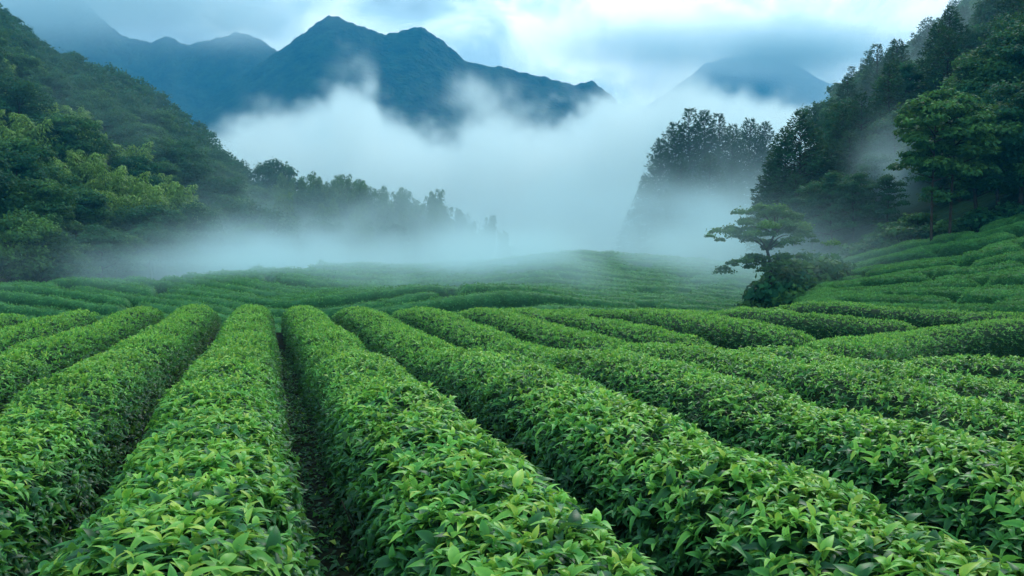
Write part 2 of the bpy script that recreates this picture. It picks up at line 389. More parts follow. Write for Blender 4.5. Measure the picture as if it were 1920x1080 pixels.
GAPS = [-6.25, -5.15, -4.1, -3.05, -2.02, -0.88, 0.32, 1.50, 2.80, 4.12, 5.42, 6.75, 8.1]   # furrow lines, as sideways offset over eye height
EYE = 1.5
DIRX = (492 - 960) / FPX
def row_path(k0, k1, y0, y1, bend=None):
    ys_ = np.linspace(y0, y1, 40)
    c = (GAPS[k0] + GAPS[k1]) / 2 * EYE
    xs_ = DIRX * ys_ + c
    if bend is not None: xs_ = xs_ + bend(ys_)
    return np.stack([xs_, ys_], -1), (GAPS[k1] - GAPS[k0]) * EYE * .5 * .705
def front_hedge(path, halfw, label, height=.86, taper=(1, 1), lump=.08):
    seed = int(rng.integers(1, 900))
    Pt, Nn = hedge_surface(path, halfw, height, .16, seed, lump, taper)
    root = bpy.data.objects.new("tea_hedge", None); scene.collection.objects.link(root)
    mid = path[len(path) // 2]; root.location = (mid[0], mid[1], float(ground(mid[0], mid[1])))
    off = np.array(root.location)
    g = Geo()
    def dens(c):
        d = np.linalg.norm(c - np.array([0, 0, ZC]), axis=-1)
        return np.interp(d, [3, 7, 14, 30], [195, 265, 240, 150])
    P, N, th = scatter(Pt, Nn, dens)
    d = np.linalg.norm(P - np.array([0, 0, ZC]), axis=1)
    keep = rng.random(len(P)) < np.interp(np.abs(th), [0, .78, 1], [1, .8, .25])
    P, N, th, d = P[keep], N[keep], th[keep], d[keep]
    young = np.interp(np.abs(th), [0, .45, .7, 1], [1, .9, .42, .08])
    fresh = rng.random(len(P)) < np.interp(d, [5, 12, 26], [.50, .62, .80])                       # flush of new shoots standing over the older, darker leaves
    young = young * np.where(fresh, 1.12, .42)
    P = P + N * np.where(fresh, rng.uniform(-.01, .045, len(P)), rng.uniform(-.09, .0, len(P)))[:, None]
    size = rng.uniform(.056, .108, len(P)) * np.where(fresh, .92, 1.15) * np.interp(d, [4, 7, 10, 30], [1.48, 1.2, .98, .88])
    m = d < 9.5
    P2 = P - off
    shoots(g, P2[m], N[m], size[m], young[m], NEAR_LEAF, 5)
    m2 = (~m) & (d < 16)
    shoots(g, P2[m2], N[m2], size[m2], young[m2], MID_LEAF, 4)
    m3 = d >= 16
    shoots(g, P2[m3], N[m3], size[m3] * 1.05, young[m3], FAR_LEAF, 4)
    link("foliage", g.mesh("foliage", [TEA]), root)
    g = Geo()
    core(g, Pt - off + 0, Nn, 0.0) if False else None
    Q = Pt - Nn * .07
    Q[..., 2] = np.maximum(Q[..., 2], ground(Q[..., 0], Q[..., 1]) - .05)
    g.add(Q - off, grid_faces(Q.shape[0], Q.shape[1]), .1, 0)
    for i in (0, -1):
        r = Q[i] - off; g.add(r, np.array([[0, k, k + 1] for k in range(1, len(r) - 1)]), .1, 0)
    # a few bare stems showing in the dark of the furrow
    step = max(1, int(.5 / .16))
    for i in range(2, Q.shape[0] - 2, step):
        for sgn in (0, -1):
            b = Q[i, sgn] - off; tpt = Q[i, 1 if sgn == 0 else -2] - off
            if np.linalg.norm(Q[i, 0] - np.array([0, 0, ZC])) > 14: continue
            b = b + rng.normal(0, .04, 3) * (1, 1, 0); tpt = tpt + rng.normal(0, .09, 3)
            for q in range(2):
                tp = tpt + rng.normal(0, .10, 3); w = .008
                g.add([b + (w, 0, 0), b + (-w, w, 0), b + (-w, -w, 0), tp + (w * .5, 0, 0), tp + (-w * .5, w * .5, 0), tp + (-w * .5, -w * .5, 0)],
                      [(0, 1, 4, 3), (1, 2, 5, 4), (2, 0, 3, 5)], .2, 1)
    link("twigs", g.mesh("twigs", [TWIG, BARK]), root)
    return tag(root, label, "tea hedge", "clipped tea hedges of the near plateau")

FRONT = [
    (0, 1, 11.0, 24.0, None, "tea hedge lying just beyond the left edge of the picture on the near plateau"),
    (1, 2, 8.5, 25.0, None, "outermost tea hedge in view at the left edge, only its far end showing"),
    (2, 3, 6.5, 27.0, None, "second tea hedge in view from the left edge along the plateau crest"),
    (3, 4, 4.5, 30.0, None, "third tea hedge in view from the left edge along the plateau crest"),
    (4, 5, 2.6, 33.0, None, "broad tea hedge leaving the picture at the lower left corner"),
    (5, 6, 2.6, 33.0, None, "tea hedge tapering straight away, between two dark furrows, left of centre"),
    (6, 7, 2.6, 33.0, None, "tea hedge right of the bare soil furrow, filling the bottom centre"),
    (7, 8, 2.6, 33.5, None, "thick tea hedge sweeping from the crest to the bottom right corner"),
    (8, 9, 3.5, 33.5, None, "long tea hedge second above the bottom right corner"),
    (9, 10, 4.5, 33.5, None, "long tea hedge third above the bottom right corner, meeting the right edge"),
]
for k0, k1, y0, y1, bend, lab in FRONT:
    p, hw = row_path(k0, k1, y0, y1, bend)
    front_hedge(p, hw, lab)
def unproject(pts, lift=.6, dmax=66):
    """Plan points whose hedge tops the photograph shows at these pixels."""
    out = []
    for x, y in pts:
        ds = np.linspace(4, dmax, 2500)
        X = (x - 960) / FPX * ds; Zr = ZC + (HORIZON - y) / FPX * ds
        below = np.nonzero(Zr < ground(X, ds) + lift)[0]
        d = ds[below[0]] if len(below) else min(dmax, 60.0)
        out.append(((x - 960) / FPX * d, d))
    return np.array(out)
def smooth_path(p, n=40):
    s = np.linspace(0, 1, len(p)); q = np.linspace(0, 1, n)
    # Catmull-Rom through the points
    out = []
    for t in q:
        i = min(int(t * (len(p) - 1)), len(p) - 2); u = t * (len(p) - 1) - i
        p0, p1, p2, p3 = p[max(i - 1, 0)], p[i], p[i + 1], p[min(i + 2, len(p) - 1)]
        out.append(.5 * ((2 * p1) + (-p0 + p2) * u + (2 * p0 - 5 * p1 + 4 * p2 - p3) * u * u + (-p0 + 3 * p1 - 3 * p2 + p3) * u ** 3))
    return np.array(out)
SIDE = [
    ([(950, 571), (1060, 594), (1180, 616), (1310, 640)], .80, "short tea hedge coming down from the crest and ending in a point mid plateau"),
    ([(1050, 568), (1200, 586), (1350, 606), (1470, 622), (1550, 634)], 1.10, "thick tea hedge with a deep shadow under its blunt lower end"),
    ([(1150, 563), (1320, 574), (1480, 588), (1600, 598), (1740, 610)], 1.05, "tea hedge along the crest dipping into the hollow"),
    ([(1290, 561), (1440, 566), (1600, 574), (1760, 588), (1900, 592), (2400, 590)], .85, "tea hedge bordering the foot of the terraced slope"),
    ([(1350, 656), (1480, 668), (1650, 690), (1800, 714), (1990, 752), (2300, 820)], .95, "wavy tea hedge whose blunt upper end lies in the shade below a deep-shadowed hedge"),
    ([(1560, 652), (1650, 640), (1760, 624), (1850, 612), (2000, 602), (2400, 600)], 1.05, "mounded tea hedge rising out of the hollow to the right edge"),
    ([(1660, 668), (1760, 676), (1880, 684), (2000, 692), (2350, 720)], .75, "small tea hedge tucked in at the right edge under the mounded one"),
]
for k, (pts, hw, lab) in enumerate(SIDE):
    pa = unproject(pts, .8, 30 if k < 4 else 66)
    if k < 4: pa = np.concatenate([pa[:1] + unit(pa[:1] - pa[1:2]) * 3.5, pa])     # over the crest, out of sight
    front_hedge(smooth_path(pa), hw * .88, lab, height=.84)

def field_hedge(path, halfw, height, label, group, dens, size, step=.5, depth=.05, young=.8, tufts=0):
    seed = int(rng.integers(1, 900))
    Pt, Nn = hedge_surface(path, halfw, height, step, seed, .12)
    off = np.array([path[len(path) // 2][0], path[len(path) // 2][1], 0.0]); off[2] = float(ground(off[0], off[1]))
    g = Geo()
    P, N, th = scatter(Pt, Nn, lambda c: dens + 0 * c[..., 0])
    y_ = np.interp(np.abs(th), [0, .5, .8, 1], [young, young * .9, .3, .08])
    per = 3
    n_ = len(P); D_ = unit(np.cross(N, rng.normal(0, 1, (n_, 3)))); N_ = unit(N + rng.normal(0, .38, (n_, 3)))
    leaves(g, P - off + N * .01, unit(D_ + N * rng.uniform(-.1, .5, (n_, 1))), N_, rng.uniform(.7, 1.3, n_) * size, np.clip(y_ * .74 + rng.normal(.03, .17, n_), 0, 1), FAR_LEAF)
    if tufts:
        P, N, th = scatter(Pt, Nn, lambda c: tufts + 0 * c[..., 0])
        shoots(g, P - off, N, rng.uniform(.8, 1.2, len(P)) * size, np.interp(np.abs(th), [0, .5, .8, 1], [young, young * .9, .3, .08]), FAR_LEAF, 3)
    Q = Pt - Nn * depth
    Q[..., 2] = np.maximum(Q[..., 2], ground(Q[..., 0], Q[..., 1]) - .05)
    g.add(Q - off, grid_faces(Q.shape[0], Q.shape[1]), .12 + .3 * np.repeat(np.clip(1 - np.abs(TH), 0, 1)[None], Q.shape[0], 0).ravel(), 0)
    for i in (0, -1):
        r = Q[i] - off; g.add(r, np.array([[0, k, k + 1] for k in range(1, len(r) - 1)]), .1, 0)
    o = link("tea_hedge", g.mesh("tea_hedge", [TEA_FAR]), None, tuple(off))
    return tag(o, label, "tea hedge", group)
def line_at(pts, x):
    return np.interp(x, [p[0] for p in pts], [p[1] for p in pts])
# the tea slope under the trees: hedges along the contour, broken here and there
TOPL = [(1380, 553), (1450, 531), (1570, 498), (1700, 462), (1830, 440), (1920, 415), (2080, 390), (2500, 340)]
LOWL = [(1380, 559), (1500, 563), (1600, 567), (1700, 572), (1830, 577), (1920, 578), (2080, 574), (2500, 568)]
NR = 13
for k in range(NR):
    t = k / (NR - 1)
    x = {True: 1565 - 16 * k, False: 1440}[k < 8] + rng.uniform(-15, 15)
    if k >= 8: x = 1400 + 30 * (k - 8)
    while x < 2360:
        ln = rng.uniform(120, 330) * (1.2 if k > 6 else 1)
        x1 = min(x + ln, 2400)
        if 2400 - x1 < 70: x1 = 2400
        xs_ = np.linspace(x, x1, 6)
        pts = [(a, line_at(TOPL, a) * (1 - t) + line_at(LOWL, a) * t + 3 * math.sin(a * .012 + k * 1.7) + (2 if k % 2 else -2)) for a in xs_]
        pa = smooth_path(unproject(pts, .5), 30)
        if np.linalg.norm(pa[-1] - pa[0]) > 1.2:
            pitch = np.array([(line_at(LOWL, a) - line_at(TOPL, a)) / (NR - 1) for a in np.linspace(x, x1, 12)]) / FPX * np.interp(np.linspace(0, 1, 12), np.linspace(0, 1, 30), pa[:, 1]) / .19
            hwk = np.clip(.345 * pitch, .22, .85)
            field_hedge(pa, hwk, float(np.clip(hwk.mean() * 1.35, .4, .85)), ["clipped tea hedge on the terraced slope below the tall trees", "clipped tea hedge low on the terraced slope, near the hollow"][k > 6],
                        ["tea hedges high on the terraced slope", "tea hedges low on the terraced slope"][k > 6], 260, .105, .3, tufts=130)
        x = x1 + rng.uniform(1, 6)
# the misty fields in the valley: long rows across the view, turning uphill on the left
def valley_rows():
    rows = []
    y = 38.0; k = 0
    while y < 76:
        rows.append((y, k)); y += np.interp(y, [38, 60, 75], [1.62, 1.62, 1.7]); k += 1
    return rows
n_field = 0
for y0, k in valley_rows():
    xl, xr = -0.66 * y0 - 6, (1480 - 960) / FPX * y0
    x = xl + rng.uniform(0, 5)
    while x < xr - 3:
        ln = rng.uniform(7, 15) * np.interp(y0, [38, 72], [.85, 2.0])
        x1 = min(x + ln, xr)
        xs_ = np.linspace(x, x1, 14)
        yy = y0 + np.where(xs_ < -12, -0.55 * (xs_ + 12), 0) + 2.0 * np.sin(xs_ * .09 + 1.0) + 1.2 * np.sin(xs_ * .21 + y0 * .13) + (.35 if (int(x) % 2) else -.2)
        pa = np.stack([xs_, yy], -1)
        u = 960 + FPX * pa[:, 0] / pa[:, 1]
        lim = np.minimum(np.interp(u, FT_U, FT_D) + 1.5, np.interp(u, LB_U, LB_D) - 1.0)
        ok = (yy < lim) & (yy > 36) & (u > -260)
        if ok.sum() >= 5:
            pa = pa[ok]
            hw = np.interp(y0, [38, 72], [.53, .56])
            um = u[ok].mean()
            z_ = 0 if um < 520 else (1 if um < 860 else 2)
            lab = ["low tea hedge in the mist below the steep forest hill", "low tea hedge in the valley field below the bamboo ridge", "low tea hedge on the pale knoll deep in the mist"][z_]
            grp = ["valley tea hedges below the forest hill", "valley tea hedges below the bamboo ridge", "valley tea hedges on the knoll"][z_]
            field_hedge(pa, hw, .75, lab, grp, np.interp(y0, [38, 72], [130, 80]), np.interp(y0, [38, 72], [.13, .15]), .45, .03, .8, tufts=12)
            n_field += 1
        x = x1 + rng.uniform(.2, .8)
print("valley hedges", n_field)

# leaf litter and seedlings in the furrows
g = Geo()
n = 16000
yy = 4 + 20 * rng.random(n) ** 1.4; kk = rng.integers(3, 10, n)
xx = DIRX * yy + np.array(GAPS)[kk] * EYE + rng.normal(0, .20, n)
P = np.stack([xx, yy, ground(xx, yy) + .015], -1)
D = unit(np.concatenate([rng.normal(0, 1, (n, 2)), rng.uniform(-.05, .5, (n, 1))], 1)); Nn = unit(np.array([0, 0, 1.0]) + rng.normal(0, .35, (n, 3)))
leaves(g, P, D, Nn, rng.uniform(.04, .12, n), rng.choice([.05, .15, .3, .45, 1.0], n, p=[.34, .34, .2, .1, .02]), MID_LEAF)
n = 1500
yy = 4 + 18 * rng.random(n); kk = rng.integers(3, 10, n)
xx = DIRX * yy + np.array(GAPS)[kk] * EYE + rng.normal(0, .15, n)
shoots(g, np.stack([xx, yy, ground(xx, yy)], -1), np.tile([0, 0, 1.0], (n, 1)), rng.uniform(.05, .10, n), rng.uniform(.1, .6, n), MID_LEAF, 4)
n = 9000
uu = rng.uniform(1000, 2000, n); yy = rng.uniform(13, 30, n); xx = (uu - 960) / FPX * yy
P = np.stack([xx, yy, ground(xx, yy) + .02], -1)
D = unit(rng.normal(0, 1, (n, 3)) * (1, 1, .3) + np.array([0, 0, .5]))
leaves(g, P, D, unit(np.array([0, 0, 1.0]) + rng.normal(0, .4, (n, 3))), rng.uniform(.06, .20, n), rng.choice([.05, .2, .35, .5], n), MID_LEAF)
tag(link("furrow_litter", g.mesh("furrow_litter", [TEA])), "fallen leaves and seedlings on the dark soil between hedges", "leaf litter", None, "stuff")

# ------------------------------------------------------------------ trees
def tube(g, pts, radii, sides=7, mat=0, tint=.3):
    pts = np.asarray(pts, float); n = len(pts)
    tan = unit(np.gradient(pts, axis=0))
    ref = np.where(np.abs(tan[:, 2:3]) > .9, np.array([[1., 0, 0]]), np.array([[0, 0, 1.]]))
    a = unit(np.cross(tan, ref)); b = np.cross(tan, a)
    an = np.linspace(0, 2 * np.pi, sides, endpoint=False)
    V = pts[:, None] + np.asarray(radii)[:, None, None] * (a[:, None] * np.cos(an)[None, :, None] + b[:, None] * np.sin(an)[None, :, None])
    i = np.arange(n - 1)[:, None] * sides + np.arange(sides)[None]
    j = np.arange(n - 1)[:, None] * sides + (np.arange(sides)[None] + 1) % sides
    g.add(V, np.stack([i, j, j + sides, i + sides], -1).reshape(-1, 4), tint, mat)
CARD = (np.array([(-.5, -.5, 0), (0, -.15, .12), (.5, -.35, 0), (.35, .5, -.05), (-.25, .4, .02)]), np.array([(0, 1, 4), (1, 2, 3), (1, 3, 4)]), np.full(5, .5))
SPRAY = (np.array([(0, 0, 0), (.16, .4, .02), (0, 1, -.25), (-.16, .4, .02)]), np.array([(0, 1, 3), (1, 2, 3)]), np.full(4, .5))
def clump(g, c, r, n, size, squash=.75, shade=0.5, mat=0, under=.25, tmpl=CARD, flat=.4):
    """Leaf-sized faces through a lump of crown, denser at its upper, outer side."""
    d = unit(rng.normal(0, 1, (n, 3)))
    low = d[:, 2] < -under
    d[low, 2] *= -rng.random(low.sum())
    rr = rng.uniform(.45, 1.08, n) ** .6 * np.where(rng.random(n) < .16, rng.uniform(1.1, 1.55, n), 1)
    P = c + d * (rr * r)[:, None] * (1, 1, squash)
    Nn = unit(d * (1 - flat) + np.array([0, 0, flat]) + rng.normal(0, .42, (n, 3)))
    D = unit(np.cross(Nn, rng.normal(0, 1, (n, 3))))
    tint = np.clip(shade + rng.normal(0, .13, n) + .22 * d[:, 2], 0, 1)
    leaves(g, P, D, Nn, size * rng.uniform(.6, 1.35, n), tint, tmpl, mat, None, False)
def trunk_geo(h, r, lean=.06, limbs=5, spread=.35, start=.45):
    g = Geo()
    z = np.linspace(0, h, 8); ph = rng.uniform(0, 6.28)
    p = np.stack([lean * h * np.sin(z / h * 2.2 + ph) - lean * h * math.sin(ph), lean * h * np.cos(z / h * 1.7 + ph) - lean * h * math.cos(ph), z], -1)
    tube(g, p, r * np.interp(z / h, [0, .08, 1], [1.5, 1, .25]))
    tips = []
    for i in range(limbs):
        t = rng.uniform(start, .9); b = np.array([np.interp(t * h, z, p[:, q]) for q in range(3)])
        a = i * 2.4 + rng.uniform(-.4, .4); l = h * spread * rng.uniform(.7, 1.15)
        q = np.linspace(0, 1, 5)[:, None]
        pts = b + q * np.array([math.cos(a), math.sin(a), .25]) * l + q ** 2 * np.array([0, 0, .28 * l])
        tube(g, pts, r * .38 * (1 - .8 * q[:, 0]), 5); tips.append(pts[-1])
    return g, tips, p[-1]
def broadleaf(seed, mat, h=9.0, r=3.3, leaf=.30, n=2600, round_=1.0):
    global rng
    rng = np.random.default_rng(seed)
    tg, tips, top = trunk_geo(h * .72, h * .022, .05, 6, .30, .4)
    g = Geo(); lobes = []
    m = 20
    for i in range(m):
        t = (i + .5) / m; zz = h * (.34 + .60 * t)
        rad = r * math.sqrt(max(0, 1 - ((t - .34) / .70) ** 2)) * rng.uniform(.5, .92)
        a = i * 2.4 + rng.uniform(-.5, .5)
        lobes.append((np.array([math.cos(a) * rad, math.sin(a) * rad, zz + rng.uniform(-.3, .3)]), r * rng.uniform(.30, .48)))
    for t in tips: lobes.append((t, r * .34))
    hi = .18 if round_ > 1 else 0
    tot = sum(l[1] ** 2 for l in lobes)
    for c, rr in lobes:
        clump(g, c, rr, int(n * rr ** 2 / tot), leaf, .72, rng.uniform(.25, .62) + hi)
    return tg.mesh("trunk", [BARK]), g.mesh("crown", [mat])
def conifer(seed, h=14.0, r=3.6, leaf=.46, n=9000, bare=.05, gappy=.0):
    global rng
    rng = np.random.default_rng(seed)
    tg = Geo(); z = np.linspace(0, h * .97, 9)
    tube(tg, np.stack([.12 * np.sin(z * .5 + seed), .12 * np.cos(z * .4 + seed), z], -1), h * .013 * np.interp(z / h, [0, .05, 1], [1.5, 1, .1]))
    g = Geo(); nb = 150; golden = 2.39996
    wts = []
    for i in range(nb):
        t = ((i + rng.random()) / nb) ** .92
        lumpy = .72 + .55 * vnoise(np.array([t * 6 + seed]), np.array([np.floor(i * golden / 1.3) * .37 + seed]), seed=seed)[0]
        l = (r * min(1, (1 - t) / .62) ** .75 * lumpy + .25) * (.8 if t < .12 else 1)
        if rng.random() < gappy: continue
        wts.append((t, i * golden + rng.uniform(-.3, .3), l))
    tot = sum(w[2] ** 1.5 for w in wts)
    for t, a, l in wts:
        zz = h * (bare + (1 - bare) * t)
        q = max(14, int(n * l ** 1.5 / tot))
        s = rng.uniform(.10, 1.0, q) ** .62
        dr = np.array([math.cos(a), math.sin(a), 0]); sd_ = np.array([-math.sin(a), math.cos(a), 0])
        P = dr * (s * l)[:, None] + sd_ * (rng.normal(0, .26, q) * l * (1.12 - s))[:, None]
        P[:, 2] = zz + (.42 * t - .05) * l * s - .16 * l * s ** 2 * (1 - t) + rng.normal(0, .15, q)
        D = unit(dr * .8 + sd_ * rng.normal(0, .7, q)[:, None] + np.array([0, 0, 1.]) * rng.normal(.05 + .35 * t, .45, q)[:, None])
        N = unit(np.array([0, 0, .9]) + dr * .35 + rng.normal(0, .5, (q, 3)))
        leaves(g, P, D, N, leaf * rng.uniform(.6, 1.35, q), np.clip(.34 + .3 * (s - .5) + rng.normal(0, .15, q) + rng.normal(0, .08), 0, 1), SPRAY, 0, None, False)
        if l > .8: tube(tg, np.array([[0, 0, zz - .1], dr * l * .5 + np.array([0, 0, zz + (.2 * t) * l]), dr * l * .85 + np.array([0, 0, zz + (.3 * t - .1) * l])]), [.05, .03, .01], 4)
    return tg.mesh("trunk", [BARK]), g.mesh("crown", [NEEDLE])
def bamboo(seed, h=9.0, r=2.6, n=2600, leaf=.36, culms=11, tall=False):
    global rng
    rng = np.random.default_rng(seed)
    tg, g = Geo(), Geo()
    per = n // culms
    for i in range(culms):
        a = i * 2.4 + rng.uniform(-.4, .4); hh = h * rng.uniform(.62, 1.0); sp = r * rng.uniform(.25, .85) * (0.45 if tall else 1)
        dr = np.array([math.cos(a), math.sin(a), 0])
        t = np.linspace(0, 1, 9)
        pts = dr * (.25 + sp * (.25 * t + .75 * t ** 3))[:, None] + np.stack([0 * t, 0 * t, hh * (t - (.05 if tall else .16) * t ** 4)], -1)
        tube(tg, pts, .05 * (1 - .85 * t), 5)
        s = rng.uniform(.22, 1.0, per) ** .75
        c = np.stack([np.interp(s, t, pts[:, q]) for q in range(3)], -1)
        rad = (np.interp(s, [.2, .55, .85, 1], [.35, .95, .62, .10]) * r * (.40 if tall else .45))
        d = unit(rng.normal(0, 1, (per, 3)) * (1, 1, .55))
        rr_ = rng.uniform(.3, 1, per)
        P = c + d * (rad * rr_)[:, None] + np.array([0, 0, -.3]) * rr_[:, None] * rad[:, None]
        D = unit(d * (1, 1, .3) + np.array([0, 0, -.55]) + rng.normal(0, .25, (per, 3)))
        N = unit(np.array([0, 0, .8]) + d * .8 + rng.normal(0, .3, (per, 3)))
        leaves(g, P, D, N, leaf * rng.uniform(.7, 1.4, per), np.clip(.42 + .22 * d[:, 2] + .16 * s + rng.normal(0, .12, per), 0, 1), SPRAY, 0, None, False)
    return tg.mesh("culm", [BARK]), g.mesh("foliage", [SHADED_BAMBOO if tall else BAMBOO])
def layered(seed, h=9.0, r=3.6, n=3000, leaf=.26, mat=None, pads=12, bare=.35):
    """Open tree: a clear trunk and flat, spreading pads of leaves."""
    global rng
    rng = np.random.default_rng(seed)
    tg, tips, top = trunk_geo(h * .9, h * .017, .03, 0)
    g = Geo()
    for i in range(pads):
        t = (i + .5) / pads; a = i * 2.4 + rng.uniform(-.5, .5)
        zz = h * (bare + (1 - bare) * t ** .9); l = r * (1 - .62 * t) * rng.uniform(.55, 1.0)
        c = np.array([math.cos(a) * l, math.sin(a) * l, zz])
        q = np.linspace(0, 1, 4)[:, None]
        tube(tg, np.array([0, 0, zz - .22 * l]) * (1 - q) + c * q, [h * .007, h * .005, h * .004, .01], 5)
        for j in range(3):
            cc = c + rng.normal(0, 1, 3) * (l * .36, l * .36, .12)
            clump(g, cc, r * rng.uniform(.24, .40), n // (pads * 3), leaf, .62, rng.uniform(.25, .6), flat=.45)
        clump(g, c * (.5, .5, 1), r * .25, n // (pads * 4), leaf, .5, .35)
    return tg.mesh("trunk", [BARK]), g.mesh("crown", [mat or CROWN_MID])

BROAD = [broadleaf(s, m, 9, r, .25, 7200) for s, m, r in ((1, CROWN_DARK, 3.4), (2, CROWN_DARK, 3.1), (3, CROWN_MID, 3.3), (4, CROWN_DARK, 3.7), (5, CROWN_MID, 2.9))]
ROUND = broadleaf(21, CROWN_MID, 9, 3.9, .26, 9000, 2)
DOME = broadleaf(22, CROWN_DARK, 9, 3.9, .34, 5200)
CON = [conifer(s, 14, r, .46, n, .03, gp) for s, r, gp, n in ((31, 3.3, .03, 9000), (32, 3.9, .08, 10000), (33, 3.0, .22, 6500))]
BAM = [bamboo(s, 9, 3.2, 4200, .40) for s in (41, 42, 43)]
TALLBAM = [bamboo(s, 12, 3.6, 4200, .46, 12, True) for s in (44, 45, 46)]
LAYER = [layered(s, 10, 3.6, 8000, .22, m, 17, .22) for s, m in ((51, CROWN_DARK), (52, CROWN_MID))]
rng = np.random.default_rng(77)

def plant(name, meshes, x, y, label, cat, group=None, s=1.0, sz=None, dz=-.25, z=None, parts=("trunk", "crown")):
    root = bpy.data.objects.new(name, None); scene.collection.objects.link(root)
    root.empty_display_size = .5
    root.location = (x, y, float(ground(x, y)) + dz if z is None else z)
    root.rotation_euler = (0, 0, random.uniform(0, 6.28))
    root.scale = (s, s, sz or s)
    for pn, me in zip(parts, meshes):
        o = link(pn, me, root)
    return tag(root, label, cat, group)
BP = ("culm", "foliage")
def at_u(u, d): return (u - 960) / FPX * d, d

# single trees that stand out
x, y = at_u(38, 68); plant("broadleaf_tree", ROUND, x, y, "rounded bright-topped broadleaf tree at the foot of the forest hill", "tree", None, .74, .80)
x, y = at_u(512, 186); plant("broadleaf_tree", DOME, x, y, "dark dome-shaped broadleaf tree on the ridge saddle beside the bamboo", "tree", None, 1.35, 1.55)
# forest foot, bamboo clumps on the hill
FOOT = [(-60, 64), (95, 70), (135, 74), (185, 77), (235, 80), (285, 84), (335, 88), (385, 94), (430, 101), (475, 110), (-20, 78), (70, 82), (150, 86), (225, 90), (300, 95)]
for u, d in FOOT:
    x, y = at_u(u + random.uniform(-8, 8), d); s = random.uniform(.62, .85)
    plant("broadleaf_tree", random.choice(BROAD), x, y, "leafy tree at the misty foot of the forest hill, edging the tea field", "tree", "trees along the foot of the forest hill", s, s * .82)
BAMS = [(15, 100), (60, 104), (110, 98), (160, 104), (205, 100), (250, 104), (130, 114), (85, 118), (190, 118), (30, 118), (230, 94), (275, 98), (320, 104), (300, 114), (345, 114), (250, 118), (360, 106), (-30, 104), (0, 128), (150, 126)]
for u, d in BAMS:
    x, y = at_u(u + random.uniform(-10, 10), d); s = random.uniform(.85, 1.2)
    plant("bamboo_clump", random.choice(BAM), x, y, "yellow-green feathery bamboo clump low on the forest hill", "bamboo", "bamboo clumps on the forest hill", s, s * .9, parts=BP)
def spots(u0, u1, BU, BD, RU, RD, gap, start, extra=8):
    out = []; y = start
    while y < 275:
        dx = gap * (1 + .10 * random.random())
        x0, x1 = (u0 - 960) / FPX * y, (u1 - 960) / FPX * y
        x = x0 + random.uniform(0, dx)
        while x < x1:
            xx_, yy_ = x + random.uniform(-1, 1) * gap * .3, y + random.uniform(-1, 1) * gap * .3
            u = 960 + FPX * xx_ / yy_
            if np.interp(u, BU, BD) + 6 < yy_ < np.interp(u, RU, RD) + extra: out.append((xx_, yy_, u))
            x += dx
        y += gap * .92
    return out
for i, (x, y, u) in enumerate(spots(512, 960, LB_U, LB_D, LR_U, LR_D, 5.0, 100, 5)):
    r_ = random.random(); s = random.uniform(.75, 1.12) * np.interp(u, [800, 940], [1.05, .8])
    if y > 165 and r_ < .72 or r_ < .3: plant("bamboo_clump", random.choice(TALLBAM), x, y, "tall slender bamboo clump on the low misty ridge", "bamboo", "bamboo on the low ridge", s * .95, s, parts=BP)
    else: plant("broadleaf_tree", random.choice(BROAD), x, y, "misty broadleaf tree among the bamboo of the low ridge", "tree", "broadleaf trees on the bamboo ridge", s * .8, s * .85)

# forest covering the steep hill and the hill above the tea slope: nearest trees one by one, the rest one mass
bam_xy = np.array([at_u(u, d) for u, d in BAMS])
LS = [p for p in spots(-170, 505, LB_U, LB_D, LR_U, LR_D, 4.5, 70) if np.min(np.hypot(bam_xy[:, 0] - p[0], bam_xy[:, 1] - p[1])) > 3.6]
LS.sort(key=lambda p: p[1])
RS = [p for p in spots(1545, 2330, RB_U, RB_D, RR_U, RR_D, 5.4, 66) if not (p[2] < 1760 and p[1] < 92 - 0 * p[2])]
RS.sort(key=lambda p: p[1])
nL, nR = 200, 105
for x, y, u in LS[:nL]:
    s = random.uniform(.62, 1.15)
    plant("broadleaf_tree", random.choice(BROAD), x, y, "evergreen tree packed into the forest of the steep hill above the bamboo", "tree", "forest trees of the steep hill", s, s * .9)
for x, y, u in RS[:nR]:
    s = random.uniform(.8, 1.1)
    if random.random() < (.7 if u < 1760 else .25): plant("conifer_tree", random.choice(CON), x, y, "dark conifer in the forest above the terraced tea slope", "tree", "forest conifers above the tea slope", s * .8, s * .8)
    else: plant("broadleaf_tree", random.choice(BROAD), x, y, "dark broadleaf tree in the forest above the terraced tea slope", "tree", "forest trees above the tea slope", s, s * .95)
g = Geo()
for x, y, u in LS[nL:] + RS[nR:]:
    h_ = random.uniform(6.0, 9.0); z0 = float(ground(x, y)); c = np.array([x, y, z0])
    sh = random.uniform(.15, .55)
    tube(g, [c, c + (0, 0, h_ * .6)], [.22, .1], 5, 1)
    for q in range(7):
        a = q * 2.4; rd = 1.7 * (q > 0)
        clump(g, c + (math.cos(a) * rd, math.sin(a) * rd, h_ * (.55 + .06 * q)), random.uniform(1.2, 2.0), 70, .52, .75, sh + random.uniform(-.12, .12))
tag(link("hillside_forest", g.mesh("hillside_forest", [CROWN_DARK, BARK])), "dense forest covering the upper slopes of both hills", "forest", None, "stuff")

# conifers along the skyline of the tea-slope hill
def to_top(u, d, top, base):
    """Scale of a tree of height base that stands at (u, d) and reaches up to this row."""
    x, y = at_u(u, d)
    return x, y, (ZC + (HORIZON - top) / FPX * d - float(ground(x, y)) + .25) / base
SKY_CON = [(1568, 176, 165), (1592, 178, 128), (1622, 182, 100), (1648, 184, 112), (1672, 186, 118), (1735, 188, 52), (1785, 190, -8), (1700, 186, 82)]
for k, (u, d, top) in enumerate(SKY_CON):
    x, y, s = to_top(u, d, top, 14); plant("conifer_tree", CON[2], x, y, "dark conifer standing out on the skyline of the hill", "tree", "skyline conifers", max(s, .45) * 1.05, max(s, .35))
